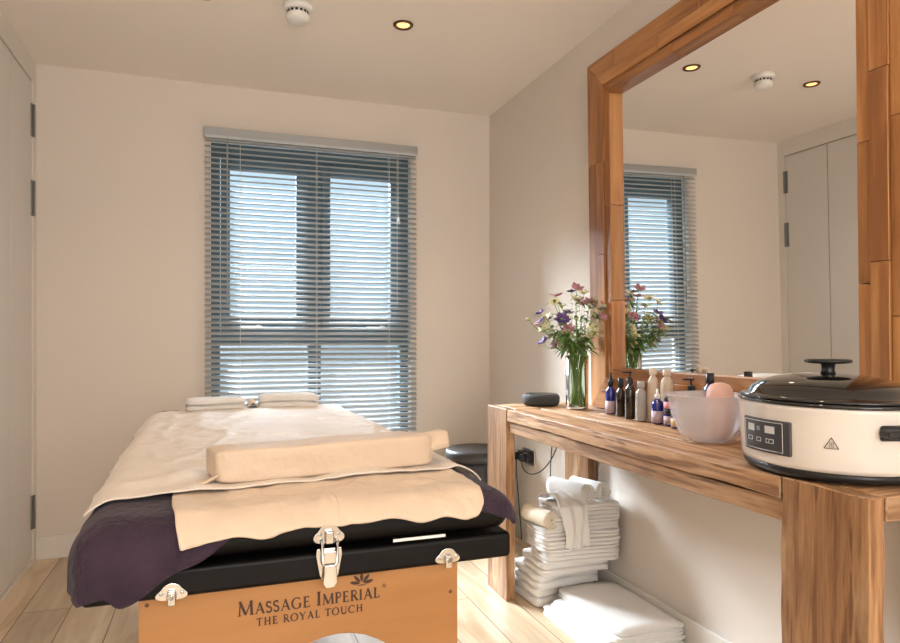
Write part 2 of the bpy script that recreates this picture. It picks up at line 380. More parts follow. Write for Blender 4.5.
# ------------------------------------------------------------------ ceiling fittings
def downlight(x, y, label):
    t = thing('downlight', label, 'light', (x, y, H), group='recessed ceiling downlights')
    obj('ring', LA([(.028, -.001), (.043, -.001), (.043, -.004), (.038, -.009), (.030, -.006), (.028, -.001)], cap=False, n=32), M['bronze'], t, smooth=True)
    obj('lamp_face', LA([(.0275, -.003), (.026, -.004), (.001, -.0055)][::-1], n=24), M['glow'], t, smooth=True)
    spot_lamp(x, y)
downlight(.745, 2.763, 'bronze-ringed downlight glowing in the ceiling near the corner with the right wall')
downlight(-.05, 2.763, 'bronze-ringed downlight left of the smoke detector, seen only in the mirror')
downlight(.745, 1.25, 'bronze-ringed downlight above the near end of the massage table, out of view')
downlight(-.05, 1.25, 'bronze-ringed downlight over the left of the table, out of view')
t = thing('smoke_detector', 'round white smoke detector on the ceiling', 'smoke detector', (.305, 2.745, H)); t.scale = (1, 1, 1.22)
obj('base', LA([(.057, 0), (.057, -.014), (.052, -.018), (.040, -.019)][::-1], n=40), M['wplastic'], t, smooth=True)
bm = LA([(.038, -.018), (.040, -.028), (.046, -.032), (.046, -.044), (.040, -.052), (.022, -.056), (.010, -.058)][::-1], n=40)
obj('head', bm, M['wplastic'], t, smooth=True)
bm = bmesh.new()
for i in range(14):
    a = 2*PI*i/14; box(bm, .0395, .0415, -.005, .005, -.031, -.021, Matrix.Rotation(a, 4, 'Z'))
obj('vents', bm, M['bplastic'], t)

# ------------------------------------------------------------------ mirror on the console
mr = thing('mirror', 'large wall mirror in a wide reclaimed timber frame standing on the console table', 'mirror', (1.5225, 1.787, .785))
mr.rotation_euler = (0, -.0142, .011)
YL, YN, ZT = .690, -.704, 1.42           # outer limits, local
st = (0, .070, .120, .158); dep = (-.034, -.040, -.032)
def seg_planks(a, b, wmin=.28, wmax=.6):
    o = [a]
    while o[-1] < b-.01:
        n_ = o[-1]+random.uniform(wmin, wmax)
        o.append(b if b-n_ < .18 else n_)
    return o
def frame_side(name, side):
    bm = bmesh.new()
    for i in range(3):
        a, b, d = st[i], st[i+1], dep[i]
        lo, hi = YN+a, YL-a
        if side in 'TB':
            z0, z1 = (ZT-b, ZT-a) if side == 'T' else (a+.002, b+.009)
            P = seg_planks(lo, hi)
            for p, q in zip(P, P[1:]):
                v = box(bm, d, .010, p+.0006, q-.0006, z0+.0006, z1-.0006)
                zi = ZT-b if side == 'T' else b+.009
                for vv in v:                 # mitre the ends
                    if abs(vv.co.z-zi) < .002:
                        if abs(vv.co.y-(lo+.0006)) < 1e-4: vv.co.y += (b-a)
                        if abs(vv.co.y-(hi-.0006)) < 1e-4: vv.co.y -= (b-a)
        else:
            y0, y1 = (YL-b, YL-a) if side == 'L' else (YN+a, YN+b)
            P = seg_planks(a, ZT-a)
            for p, q in zip(P, P[1:]):
                v = box(bm, d, .010, y0+.0006, y1-.0006, p+.0006+.002*(p == a), q-.0006)
                yi = YL-b if side == 'L' else YN+b
                for vv in v:
                    if abs(vv.co.y-yi) < .002:
                        if abs(vv.co.z-(ZT-a)) < 2e-3: vv.co.z -= (b-a)
                        if abs(vv.co.z-a) < 4e-3: vv.co.z += (b-a)
    obj(name, bm, M['frame_y'] if side in 'TB' else M['frame_z'], mr, bevel=.0018)
frame_side('frame_rail', 'T'); frame_side('frame_rail', 'B'); frame_side('frame_stile', 'L'); frame_side('frame_stile', 'R')
obj('mirror_glass', B(0, .004, YN+.150, YL-.150, .157, ZT-.150), M['mirror'], mr)

# ------------------------------------------------------------------ console table
XF, YC0, YC1, YC2, YC3, ZC = 1.109, .900, 1.104, 2.515, 2.715, .784
ct = thing('console_table', 'long chunky console table of worn reclaimed timber along the right wall', 'table', (XF, YC0, 0))
def rough_box(bm, x0, x1, y0, y1, z0, z1, amp=.002, step=.05, seed=0):
    t = bmesh.new(); box(t, x0, x1, y0, y1, z0, z1)
    for ax, (lo, hi) in enumerate(((x0, x1), (y0, y1), (z0, z1))):
        n = max(1, int((hi-lo)/step))
        for i in range(1, n):
            co = [0, 0, 0]; co[ax] = lo+(hi-lo)*i/n; no = [0, 0, 0]; no[ax] = 1
            bmesh.ops.bisect_plane(t, geom=t.verts[:]+t.edges[:]+t.faces[:], plane_co=co, plane_no=no)
    cen = Vector(((x0+x1)/2, (y0+y1)/2, (z0+z1)/2))
    for v in t.verts:
        c = v.co; inside = [abs(c[i]-(lo, hi)[0 if c[i] < cen[i] else 1]) < 1e-5 for i, (lo, hi) in enumerate(((x0, x1), (y0, y1), (z0, z1)))]
        k = sum(inside)
        nn = noise.noise_vector(c*7+Vector((seed, seed*2, 0)))
        for i in range(3):
            if inside[i]:
                sgn = -1 if c[i] > cen[i] else 1
                c[i] += sgn*amp*(abs(nn[i])*(1.0 if k < 2 else 2.6))
    me = bpy.data.meshes.new('t'); t.to_mesh(me); t.free(); bm.from_mesh(me); bpy.data.meshes.remove(me)
X1 = 1.536; dx, dy = -XF, -YC0
def cpart(name, m, *boxes, amp=.002):
    bm = bmesh.new()
    for i, a in enumerate(boxes):
        rough_box(bm, a[0]+dx, a[1]+dx, a[2]+dy, a[3]+dy, a[4], a[5], amp, .035, i*3.1+a[0])
    return obj(name, bm, m, ct, bevel=.003, seg=3)
cpart('tabletop_plank', M['con_y'], (XF+.001, XF+.150, YC1+.001, YC2-.001, ZC-.050, ZC-.001), amp=.003)
cpart('tabletop_plank', M['con_y'], (XF+.151, XF+.292, YC1+.001, YC2-.001, ZC-.050, ZC-.001))
cpart('tabletop_plank', M['con_y'], (XF+.293, X1, YC1+.001, YC2-.001, ZC-.050, ZC-.001))
for y0, y1 in ((YC0, YC1), (YC2, YC3)):
    cpart('end_board', M['con_x'], (XF+.043, X1-.001, y0, y1, ZC-.052, ZC))
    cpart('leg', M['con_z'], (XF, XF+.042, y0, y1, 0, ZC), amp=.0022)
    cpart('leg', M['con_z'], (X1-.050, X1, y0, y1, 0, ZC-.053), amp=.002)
cpart('apron', M['con_y'], (XF+.012, XF+.047, YC1+.001, YC2-.001, ZC-.098, ZC-.051), amp=.0015)
cpart('apron', M['con_y'], (X1-.045, X1-.01, YC1+.001, YC2-.001, ZC-.098, ZC-.051), amp=.0015)
for yy in (YC2-.036,):
    obj('knot', LA([(.006, -.0012), (.004, -.0004), (.001, 0)], n=12), M['bplastic'], ct).location = (.028, YC2+.05-YC0, ZC+.0002)

# ------------------------------------------------------------------ massage table
TL = (.165, 1.150, 0)
RZ = R(1.3)
mt = thing('massage_table', 'massage table with black padded top and varnished wooden end panel', 'massage table', TL, RZ)
HW = .362; LEN = 1.79
def slab(name, z0, z1, bv):
    obj(name, B(-HW, HW, .010, LEN, z0, z1), M['black'], mt, bevel=bv, seg=5)
slab('lower_pad', .657, .7045, .009); slab('upper_pad', .7105, .7745, .027)
# end panel with arched cut-out
def arch_panel(y0, y1, x0, x1, zt, cx, hw, za, zb=0.0):
    bm = bmesh.new(); pts = [(x0, zt), (x0, zb), (cx-hw, zb)]
    for i in range(25):
        a = PI-PI*i/24; pts.append((cx+hw*math.cos(a), .08+(za-.08)*math.sin(a)**.55 if 0 < i < 24 else .08))
    pts += [(cx+hw, zb), (x1, zb), (x1, zt)]
    n = len(pts); f = [bm.verts.new((x, y0, z)) for x, z in pts]; b = [bm.verts.new((x, y1, z)) for x, z in pts]
    bm.faces.new(f); bm.faces.new(b[::-1])
    for i in range(n): bm.faces.new((f[i], b[i], b[(i+1) % n], f[(i+1) % n]))
    bmesh.ops.recalc_face_normals(bm, faces=bm.faces); return bm
PX0, PX1, PY = -.282, .260, .030
ep = obj('end_panel', arch_panel(PY, PY+.018, PX0, PX1, .6565, .035, .19, .553), M['panelwood'], mt)
obj('end_panel', arch_panel(LEN-.05, LEN-.032, PX0, PX1, .6565, -.016, .20, .55), M['panelwood'], mt)
obj('side_rail', B(PX0, PX0+.02, PY+.02, LEN-.052, .600, .6565), M['panelwood'], mt)
obj('side_rail', B(PX1-.02, PX1, PY+.02, LEN-.052, .600, .6565), M['panelwood'], mt)
for x, z in ((PX0+.012, .645), (PX1-.014, .60), (PX0+.012, .56)):
    obj('screw', LA([(.0035, 0), (.0015, .001)], n=10), M['bronze'], ep).matrix_local = Matrix.Translation((x, PY-.0005, z)) @ Matrix.Rotation(R(90), 4, 'X')

# --- serif lettering drawn as strokes
TK, TN = .18, .085          # thick, thin relative to cap height
def G(c):
    s = []                 # strokes: (points, width) ; serifs: (x, y, half length)
    if c == 'M': return 1.05, [([(.12, 0), (.17, 1)], TN), ([(.15, 1), (.53, .05)], TK), ([(.53, .05), (.90, 1)], TN), ([(.88, 1), (.93, 0)], TK)], [(.12, 0, .12), (.93, 0, .14), (.12, 1, .08), (.92, 1, .08)]
    if c == 'A': return .88, [([(.44, 1), (.12, 0)], TN), ([(.42, 1), (.76, 0)], TK), ([(.22, .34), (.64, .34)], TN)], [(.11, 0, .11), (.77, 0, .13)]
    if c == 'S':
        p = [(.25+.19*math.cos(a), .75+.22*math.sin(a)) for a in [R(35)+R(235)*i/10 for i in range(11)]]
        q = [(.27+.21*math.cos(a), .26+.24*math.sin(a)) for a in [R(88)-R(235)*i/10 for i in range(11)]]
        return .56, [(p+q, TK*.85), ([(.43, .95), (.43, .78)], TN*.8), ([(.08, .24), (.08, .05)], TN*.8)], []
    if c in 'GCO':
        a0, a1 = {'G': (R(45), R(318)), 'C': (R(45), R(315)), 'O': (0, R(360))}[c]
        p = [(.48+.40*math.cos(a0+(a1-a0)*i/22), .5+.49*math.sin(a0+(a1-a0)*i/22)) for i in range(23)]
        st_ = [(p, 'round')]
        if c == 'G': st_ += [([(.78, .0+.06), (.78, .42)], TK)]; return .96, st_, [(.78, .43, .12)]
        if c == 'C': st_ += [([(.78, .95), (.78, .74)], TN)]; return .88, st_, []
        return .98, st_, []
    if c == 'E': return .66, [([(.17, 0), (.17, 1)], TK), ([(.1, 0.03), (.56, .03)], TN), ([(.1, .97), (.52, .97)], TN), ([(.17, .52), (.46, .52)], TN), ([(.57, 0), (.60, .2)], TN*.8), ([(.52, 1), (.52, .82)], TN*.8), ([(.46, .44), (.46, .60)], TN*.7)], [(.12, 0, .1), (.12, 1, .1)]
    if c == 'I': return .36, [([(.18, 0), (.18, 1)], TK)], [(.18, 0, .15), (.18, 1, .15)]
    if c in 'PR':
        p = [(.17, .97)]+[(.34+.22*math.cos(a), .74+.23*math.sin(a)) for a in [R(90)-R(180)*i/10 for i in range(11)]]+[(.17, .5)]
        st_ = [([(.17, 0), (.17, 1)], TK), (p, TN*1.3)]
        if c == 'R': st_.append(([(.34, .5), (.70, 0)], TK)); return .74, st_, [(.17, 0, .14), (.12, 1, .1), (.72, 0, .09)]
        return .64, st_, [(.17, 0, .14), (.12, 1, .1)]
    if c == 'L': return .60, [([(.17, 0), (.17, 1)], TK), ([(.1, .03), (.52, .03)], TN), ([(.54, 0), (.57, .22)], TN*.8)], [(.12, 0, .1), (.17, 1, .14)]
    if c == 'T': return .74, [([(.37, 0), (.37, 1)], TK), ([(.04, .97), (.70, .97)], TN), ([(.05, 1), (.04, .8)], TN*.8), ([(.69, 1), (.70, .8)], TN*.8)], [(.37, 0, .14)]
    if c == 'H': return .92, [([(.2, 0), (.2, 1)], TK), ([(.72, 0), (.72, 1)], TK), ([(.2, .52), (.72, .52)], TN)], [(.2, 0, .14), (.2, 1, .14), (.72, 0, .14), (.72, 1, .14)]
    if c == 'Y': return .82, [([(.41, 0), (.41, .48)], TK), ([(.41, .46), (.10, 1)], TK), ([(.41, .46), (.72, 1)], TN)], [(.41, 0, .14), (.1, 1, .1), (.72, 1, .1)]
    if c == 'U': return .88, [([(.17, 1), (.17, .35)]+[(.44-.27*math.cos(a), .30-.28*math.sin(a)) for a in [PI*i/10 for i in range(11)]], TK*.9), ([(.71, .25), (.71, 1)], TN)], [(.17, 1, .14), (.71, 1, .11)]
    return .4, [], []
def write(text, x, z, h, spc=.07, small=.78):
    """text: capitals, '^' marks the next letter as full height; returns strokes on the x-z plane"""
    bm = bmesh.new(); big = False; X = x
    def quad(a, b, c, d):
        bm.faces.new([bm.verts.new((p[0], 0, p[1])) for p in (a, b, c, d)])
    for ch in text:
        if ch == '^': big = True; continue
        hh = h if big or small == 1 else h*small; big = False
        wd, st_, sf = G(ch)
        for pts, wid in st_:
            L_ = []
            for i, p in enumerate(pts):
                a = pts[max(i-1, 0)]; b = pts[min(i+1, len(pts)-1)]; d = (b[0]-a[0], b[1]-a[1]); l = math.hypot(*d) or 1
                nx_, nz_ = -d[1]/l, d[0]/l
                ww = wid if wid != 'round' else TN+(TK-TN)*abs(math.cos(math.atan2(p[1]-.5, (p[0]-.48)*1.2)))**1.5
                L_.append(((X+(p[0]+nx_*ww/2)*hh, z+(p[1]+nz_*ww/2)*hh), (X+(p[0]-nx_*ww/2)*hh, z+(p[1]-nz_*ww/2)*hh)))
            for (a, b), (c, d) in zip(L_, L_[1:]): quad(a, b, d, c)
        for sx_, sz_, hl in sf:
            e0 = .0 if sz_ < .5 else -.045
            quad((X+(sx_-hl)*hh, z+(sz_+e0)*hh), (X+(sx_+hl)*hh, z+(sz_+e0)*hh), (X+(sx_+hl)*hh, z+(sz_+e0+.045)*hh), (X+(sx_-hl)*hh, z+(sz_+e0+.045)*hh))
        X += (wd+spc)*hh
    return bm, X
def fit_write(name, text, x0, x1, z, h, spc=.07, small=.78, parent=None, y=0):
    bm, X = write(text, 0, 0, h, spc, small); s = (x1-x0)/X
    for v in bm.verts: v.co = Vector((x0+v.co.x*s, 0, z+v.co.z))
    o = obj(name, bm, M['print'], parent, solid=.0006); o.location.y = y; return o
YT = PY-.0006
fit_write('lettering', '^MASSAGE ^IMPERIAL', -.132, .112, .6070, .0240, parent=ep, y=YT)
fit_write('lettering', 'THE ROYAL TOUCH', -.102, .082, .5865, .0130, spc=.12, small=1, parent=ep, y=YT)
bm = bmesh.new()                           # leaf emblem: five leaves fanned over a short base
def leafpoly(cx, cz, ang, ln, wd):
    P = []
    for i in range(13):
        t = i/12; P.append((t*ln, wd*math.sin(PI*t)**.8))
    for i in range(11, 0, -1):
        t = i/12; P.append((t*ln, -wd*math.sin(PI*t)**.8))
    bm.faces.new([bm.verts.new((cx+p*math.cos(ang)-q*math.sin(ang), 0, cz+p*math.sin(ang)+q*math.cos(ang))) for p, q in P])
ex_, ez_ = .078, .6335
for ang, ln, off in ((90, .017, .003), (48, .018, .003), (132, .018, .003), (12, .019, .003), (168, .019, .003)):
    leafpoly(ex_+off*math.cos(R(ang)), ez_+.002+off*math.sin(R(ang)), R(ang), ln, .0030)
leafpoly(ex_-.009, ez_-.0005, 0, .018, .0009)
o = obj('emblem', bm, M['print'], ep, solid=.0006); o.location.y = YT
bm = bmesh.new()                           # registered mark: ring with an R
for i in range(20):
    a, b = 2*PI*i/20, 2*PI*(i+1)/20
    bm.faces.new([bm.verts.new((r*math.cos(t), 0, r*math.sin(t))) for r, t in ((.0034, a), (.0034, b), (.0028, b), (.0028, a))])
o = obj('registered_mark', bm, M['print'], ep, solid=.0006); o.location = (.119, YT, .627)
b2, X_ = write('R', 0, 0, .0034, small=1); o = obj('registered_letter', b2, M['print'], ep, solid=.0004); o.location = (.1178, YT, .6253)

# --- latches
def plate(pts, y0, y1):
    bm = bmesh.new(); f = [bm.verts.new((x, y0, z)) for x, z in pts]; b = [bm.verts.new((x, y1, z)) for x, z in pts]
    bm.faces.new(f); bm.faces.new(b[::-1]); n = len(pts)
    for i in range(n): bm.faces.new((f[i], b[i], b[(i+1) % n], f[(i+1) % n]))
    bmesh.ops.recalc_face_normals(bm, faces=bm.faces); return bm
def trefoil(w_, h_, flip=1):
    P = []
    for i in range(36):
        a = 2*PI*i/36; r = 1+.16*math.cos(3*(a-PI/2*flip)); P.append((w_*r*math.cos(a), h_*r*math.sin(a)))
    return P
YS = .0095                                 # face of the pads
def catch(x, z, s, big):
    l = thing_l = bpy.data.objects.new('latch', None); C.objects.link(l); l.parent = mt; l.location = (x, YS, z); l['label'] = 'chrome latch'; l.scale = (1.25, 1, 1.0) if big else (1.12, 1, 1.12)
    if big:
        obj('catch_plate', plate([(p[0], p[1]+.018) for p in trefoil(.020, .017)], -.004, -.001), M['chrome'], l, bevel=.0012)
        obj('catch_hook', B(-.006, .006, -.013, -.004, .004, .026), M['chrome'], l, bevel=.003)
        obj('latch_body', plate([(-.017, -.004), (-.018, -.016), (-.013, -.050), (-.008, -.060), (.008, -.060), (.013, -.050), (.018, -.016), (.017, -.004)], -.006, -.001), M['chrome'], l, bevel=.0015)
        bm = bmesh.new(); tube(bm, [(-.010, -.012, .010), (-.010, -.013, -.028), (-.006, -.013, -.034), (.006, -.013, -.034), (.010, -.013, -.028), (.010, -.012, .010)], .0022)
        obj('latch_loop', bm, M['chrome'], l, smooth=True)
        obj('latch_lever', plate([(-.008, -.030), (-.010, -.060), (-.006, -.069), (.006, -.069), (.010, -.060), (.008, -.030)], -.017, -.012), M['chrome'], l, bevel=.002)
        obj('latch_base', B(-.012, .012, -.012, -.006, -.030, -.008), M['chrome'], l, bevel=.002)
        R_ = [(-.013, .020), (.013, .020), (-.013, -.012), (.013, -.012)]
    else:
        obj('catch_plate', plate([(p[0], p[1]) for p in trefoil(.020, .012)], -.004, -.001), M['chrome'], l, bevel=.0012)
        obj('catch_hook', B(-.0055, .0055, -.012, -.004, -.017, .004), M['chrome'], l, bevel=.0025)
        obj('catch_stud', LA([(.007, 0), (.007, .005), (.004, .008)], n=16), M['chrome'], l, smooth=True).matrix_local = Matrix.Translation((0, -.004, -.004)) @ Matrix.Rotation(R(90), 4, 'X')
        R_ = [(-.014, 0), (.014, 0)]
    for rx, rz in R_:
        obj('rivet', LA([(.003, 0), (.0025, .0012), (.001, .0018)], n=10), M['metal'], l, smooth=True).matrix_local = Matrix.Translation((rx, -.0038, rz)) @ Matrix.Rotation(R(90), 4, 'X')
catch(.016, .717, 1, True); catch(-.233, .668, 1, False); catch(.232, .673, 1, False)
obj('lining_edge', B(.130, .228, .0075, .0095, .7095, .7145), M['towel'], mt, label='white strip between the two black pads')

# --- linen on the table
def drape(x, y, x0, x1, y0, y1, zt, r, fl=.12):
    ox = x-x1 if x > x1 else (x-x0 if x < x0 else 0); oy = y-y1 if y > y1 else (y-y0 if y < y0 else 0)
    m_ = math.hypot(ox, oy)
    if m_ < 1e-9: return Vector((x, y, zt))
    if ox and oy and m_ > .128:
        dx_, dy_ = ox/m_, oy/m_; m_ = .128+.25*(m_-.128); ox, oy = dx_*m_, dy_*m_
    dx_, dy_ = ox/m_, oy/m_; bx, by = min(max(x, x0), x1), min(max(y, y0), y1)
    if m_ < r*PI/2: a = m_/r; h_ = r*math.sin(a); d = r*(1-math.cos(a))
    else: ex = m_-r*PI/2; h_ = r+ex*fl; d = r+ex
    return Vector((bx+dx_*h_, by+dy_*h_, zt-d))
def cloth(name, m, nx, ny, fn, zt, r, label, cat, thick=.003, wr=.002, ws=9, fold=.0, fl=.12, x1=.325, y0=.047, y1=LEN-.045, sub=1, group=None, ff=22, rid=0):
    bm = bmesh.new(); g = []
    for j in range(ny+1):
        row = []
        for i in range(nx+1):
            x, y = fn(i/nx, j/ny)
            p = drape(x, y, -x1, x1, y0, y1, zt, r, fl)
            hang = max(0, zt-p.z)
            w_ = wr*(nz(x*ws, y*ws*.6, zt*9)+.7*nz(x*ws*2.3, y*ws*2.1, 4)+.5*abs(nz(x*ws*3.1, y*ws*1.2, 8)))
            if rid: w_ = abs(w_)+rid*max(0, 1-7*abs(nz(x*3.1+y*1.2, y*2.3, 11)))+rid*.7*max(0, 1-8*abs(nz(x*7, y*2.1-x*3, 23)))
            if hang < .01: p.z += abs(w_)
            else:
                out_ = Vector((p.x-min(max(p.x, -x1), x1), p.y-min(max(p.y, y0), y1), 0))
                if out_.length > 1e-6: p += out_.normalized()*(abs(w_)+fold*min(1, hang/.06)*abs(math.sin(ff*(x+y)+4*nz(x*7, y*5))))
            row.append(bm.verts.new(p))
        g.append(row)
    for a, b in zip(g, g[1:]):
        for i in range(nx): bm.faces.new((a[i], a[i+1], b[i+1], b[i]))
    o = obj(name, bm, m, None, smooth=True, solid=thick, sub=sub)
    o.location = TL; o.rotation_euler = (0, 0, RZ)
    return tag(o, label, cat, group)
def lerp(a, b, t): return a+(b-a)*t
def f_purple(u, v):
    x = lerp(-.340-.120, .340+.056, u)
    if x < 0: hang = lerp(.140, .03, min(1, max(0, (x+.30)/.20)))
    else: hang = lerp(.03, .056, min(1, max(0, (x-.22)/.10)))
    hang += .004*math.sin(x*60)
    return x, lerp(.038-hang, LEN-.0, v)
cloth('blanket', M['purple'], 70, 90, f_purple, .7805, .050, 'dark purple plush blanket hanging at the near corners of the massage table', 'blanket', thick=.007, wr=.003, ws=14, fold=.006, fl=.02)
def f_low(u, v):
    u2 = u; x = lerp(-.232, .308, u2)
    hang = .068+.004*math.sin(x*44)+.009*nz(x*17, 2)-.014*math.sin(PI*u)
    if u > .93: hang -= .03*((u-.93)/.07)**2
    y = lerp(.038-hang, .40, v)
    return x+.008*math.sin(v*5)*(1 if u > .5 else -1)+.012*(1-v)**3*(1 if u < .5 else -.6), y
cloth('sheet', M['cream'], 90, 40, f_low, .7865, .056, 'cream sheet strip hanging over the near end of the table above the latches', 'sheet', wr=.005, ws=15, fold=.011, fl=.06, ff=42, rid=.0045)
def f_up(u, v):
    x = lerp(-.340-.042, .340+.05, u)
    return x, lerp(lerp(.135, .205, u)+.006*math.sin(u*17), 1.50+.16*min(1, u*5), v)
cloth('sheet', M['creamup'], 70, 110, f_up, .7925, .062, 'large pale cream sheet spread over the full width of the massage table', 'sheet', wr=.006, ws=7, fold=.004, fl=.0, rid=.006)

# --- bolster cushion
def cushion(w_, d_, h_, nseg=26):
    bm = bmesh.new(); bmesh.ops.create_cube(bm, size=1)
    bmesh.ops.subdivide_edges(bm, edges=bm.edges[:], cuts=13, use_grid_fill=True)
    for v in bm.verts:
        c = v.co*2
        k = 13
        n_ = (abs(c.x)**k+abs(c.y)**k+abs(c.z)**k)**(1/k); mx_ = max(abs(c.x), abs(c.y), abs(c.z))
        c = c/n_*mx_
        v.co = Vector((c.x*w_/2, c.y*d_/2, (c.z+1)*h_/2))
    return bm
bm = cushion(.455, .150, .066)
for v in bm.verts:
    c = v.co
    if c.z > .02: c.z += .004*nz(c.x*12, c.y*12)+.002*math.sin(c.x*14)
    if c.y > .0 and c.z > .03: c.z -= .010*(c.y/.075)
    c.y += .0035*nz(c.x*22, c.z*30, 3)
bo = thing('bolster', 'flat rectangular bolster cushion in a cream cover lying across the table', 'cushion', (.2115, 1.432, .7955), R(8.5))
obj('cushion', bm, M['cream'], bo, smooth=True, sub=1)
bm = bmesh.new(); g = []                   # loose cover end standing out at the right
for j in range(9):
    t = j/8; row = []
    for i in range(15):
        a = i/14; yy = lerp(-.070, .070, a)
        zz = .034+.030*math.sin(PI*a)**.5*(1 if True else 0)+.012*t*math.sin(a*7)
        row.append(bm.verts.new((.218+.048*t+.006*math.sin(a*9), yy*(1-.1*t), min(.066, zz)-.004+.006*t)))
    g.append(row)
for a, b in zip(g, g[1:]):
    for i in range(14): bm.faces.new((a[i], a[i+1], b[i+1], b[i]))
obj('cover_end', bm, M['cream'], bo, smooth=True, solid=.002)
bm = bmesh.new(); g = []
for j in range(7):
    t = j/6; row = [bm.verts.new((-.222-.035*t, lerp(-.074, -.03, i/6)-.01*t, .004+.014*(1-t)*(1-i/6)+.004*math.sin(i*1.4))) for i in range(7)]
    g.append(row)
for a, b in zip(g, g[1:]):
    for i in range(6): bm.faces.new((a[i], a[i+1], b[i+1], b[i]))
obj('cover_tail', bm, M['cream'], bo, smooth=True, solid=.002)

# ------------------------------------------------------------------ towels
def towel_mesh(w_, d_, h_, layers=2, seed=0, bend=.0, skew=0, k=7):
    """folded terry towel: layers of rounded cloth joined at one side"""
    bm = bmesh.new(); lh = h_/layers
    for L_ in range(layers):
        t = bmesh.new(); bmesh.ops.create_cube(t, size=1)
        bmesh.ops.subdivide_edges(t, edges=t.edges[:], cuts=9, use_grid_fill=True)
        for v in t.verts:
            c = v.co*2
            n_ = (abs(c.x)**k+abs(c.y)**k)**(1/k); mx_ = max(abs(c.x), abs(c.y)); n_ = n_ or 1; c.x, c.y = c.x/n_*mx_, c.y/n_*mx_
            edge = max(abs(c.x), abs(c.y))
            zz = c.z*(1-.55*max(0, (edge-.72)/.28)**2)
            s_ = 1+.030*nz(L_*3.3+seed, c.z, 1)
            x = c.x*w_/2*s_; y = c.y*d_/2*s_
            x += .006*nz(y*16+seed, L_*2.1, 5)*abs(c.x); y += .009*nz(x*13+seed, L_*1.7, 9)*abs(c.y)
            z = lh*(L_+.5)+zz*lh*.56+.004*nz(x*9+seed, y*9, L_)
            z += bend*(x/(w_/2))**2
            v.co = Vector((x+skew*z, y, max(z, 0)))
        me = bpy.data.meshes.new('t'); t.to_mesh(me); t.free(); bm.from_mesh(me); bpy.data.meshes.remove(me)
    return bm
def towel(x, y, z, w_, d_, h_, rz, label, cat='towel', layers=2, seed=0, m='towel', group=None, bend=0, skew=0, k=7):
    o = obj('folded_towel', towel_mesh(w_, d_, h_, layers, seed, bend, skew, k), M[m], None, smooth=True)
    o.location = (x, y, z); o.rotation_euler = (0, 0, rz); return tag(o, label, cat, group)
towel(-.005, 2.800, .797, .215, .17, .040, R(3), 'folded white towel at the far left end of the massage table', seed=2)
towel(.275, 2.815, .797, .235, .17, .048, R(-3), 'folded white towel at the far right end of the massage table', seed=5, bend=-.004)
bm = bmesh.new(); g = []
for j in range(13):
    row = []
    for i in range(11):
        a, b = i/10, j/12
        row.append(bm.verts.new((lerp(-.02, .02, a), lerp(-.07, .07, b), .004+.030*math.sin(PI*a)*(.6+.4*math.sin(b*11)))))
    g.append(row)
for a, b in zip(g, g[1:]):
    for i in range(10): bm.faces.new((a[i], a[i+1], b[i+1], b[i]))
o = obj('face_cloth', bm, M['towelb'], None, smooth=True, solid=.003); o.location = (.131, 2.79, .7985); tag(o, 'small crumpled beige cloth between the two white towels at the far end', 'cloth')

# stack under the far end of the console
SX, SY = 1.345, 2.625; zz = 0.001
names = ['lowest', 'second from the bottom', 'third from the bottom', 'fourth from the bottom', 'fifth from the bottom', 'sixth from the bottom', 'seventh from the bottom', 'uppermost flat']
hs = [.076, .066, .058, .050, .046, .046, .044, .044]
ws = [.265, .275, .290, .305, .320, .325, .315, .295]
for i in range(8):
    up = min(1, max(0, (i-.5)/2.5)); wd = (.29, .295, .305, .32, .335, .335, .30, .285)[i]
    xr = lerp(1.476, 1.522, up)
    towel(xr-wd/2-.004*abs(nz(i*1.7)), lerp(2.545, 2.405, up)+.006*nz(i*2.3, 4), zz, wd, lerp(.25, .20, up), hs[i], lerp(R(5), R(-3), up)+R(2)*nz(i*1.1, 8), 'white folded towel, %s in the tall stack under the console' % names[i], layers=2 if i < 3 else 3, seed=i*4.7, group='stacked white towels', bend=-.004)
    zz += hs[i]*.985
ZS = zz
def roll(r, ln, turns=3.4, seed=0, thick=.006):
    bm = bmesh.new(); n = int(turns*22); sec = []
    for i in range(n+1):
        a = 2*PI*turns*i/n; rr = .006+(r-.006)*i/n; sec.append((rr*math.cos(a), rr*math.sin(a)))
    m_ = 9; g = []
    for j in range(m_+1):
        q = j/m_; s_ = 1+.05*nz(q*5+seed)
        push = .010*(0.5-q)*2 if False else 0
        g.append([bm.verts.new((x*s_, lerp(-ln/2, ln/2, q)+.004*nz(i*.13+seed, q*2)*(1 if j in (0, m_) else .3)+(.006*(1-i/n) if j == 0 else 0), z*s_)) for i, (x, z) in enumerate(sec)])
    for a, b in zip(g, g[1:]):
        for i in range(n): bm.faces.new((a[i], a[i+1], b[i+1], b[i]))
    return bm
def rolled(x, y, z, r, ln, rz, label, m='towel', rx=0, seed=0, turns=3.0):
    o = obj('rolled_towel', roll(r, ln, turns, seed), M[m], None, smooth=True, solid=.0062); o.location = (x, y, z); o.rotation_euler = (rx, 0, rz)
    return tag(o, label, 'towel')
rolled(1.345, 2.410, ZS+.040, .039, .20, R(18), 'rolled white towel on top of the stack, its spiral end facing the room', seed=1)
rolled(1.435, 2.420, ZS+.038, .037, .17, R(16), 'rolled white towel behind, on the wall side of the stack top', seed=6)
rolled(1.205, 2.400, ZS-.052, .035, .17, R(8), 'rolled cream towel tucked at the left front of the stack', 'towelb', seed=9, turns=4)
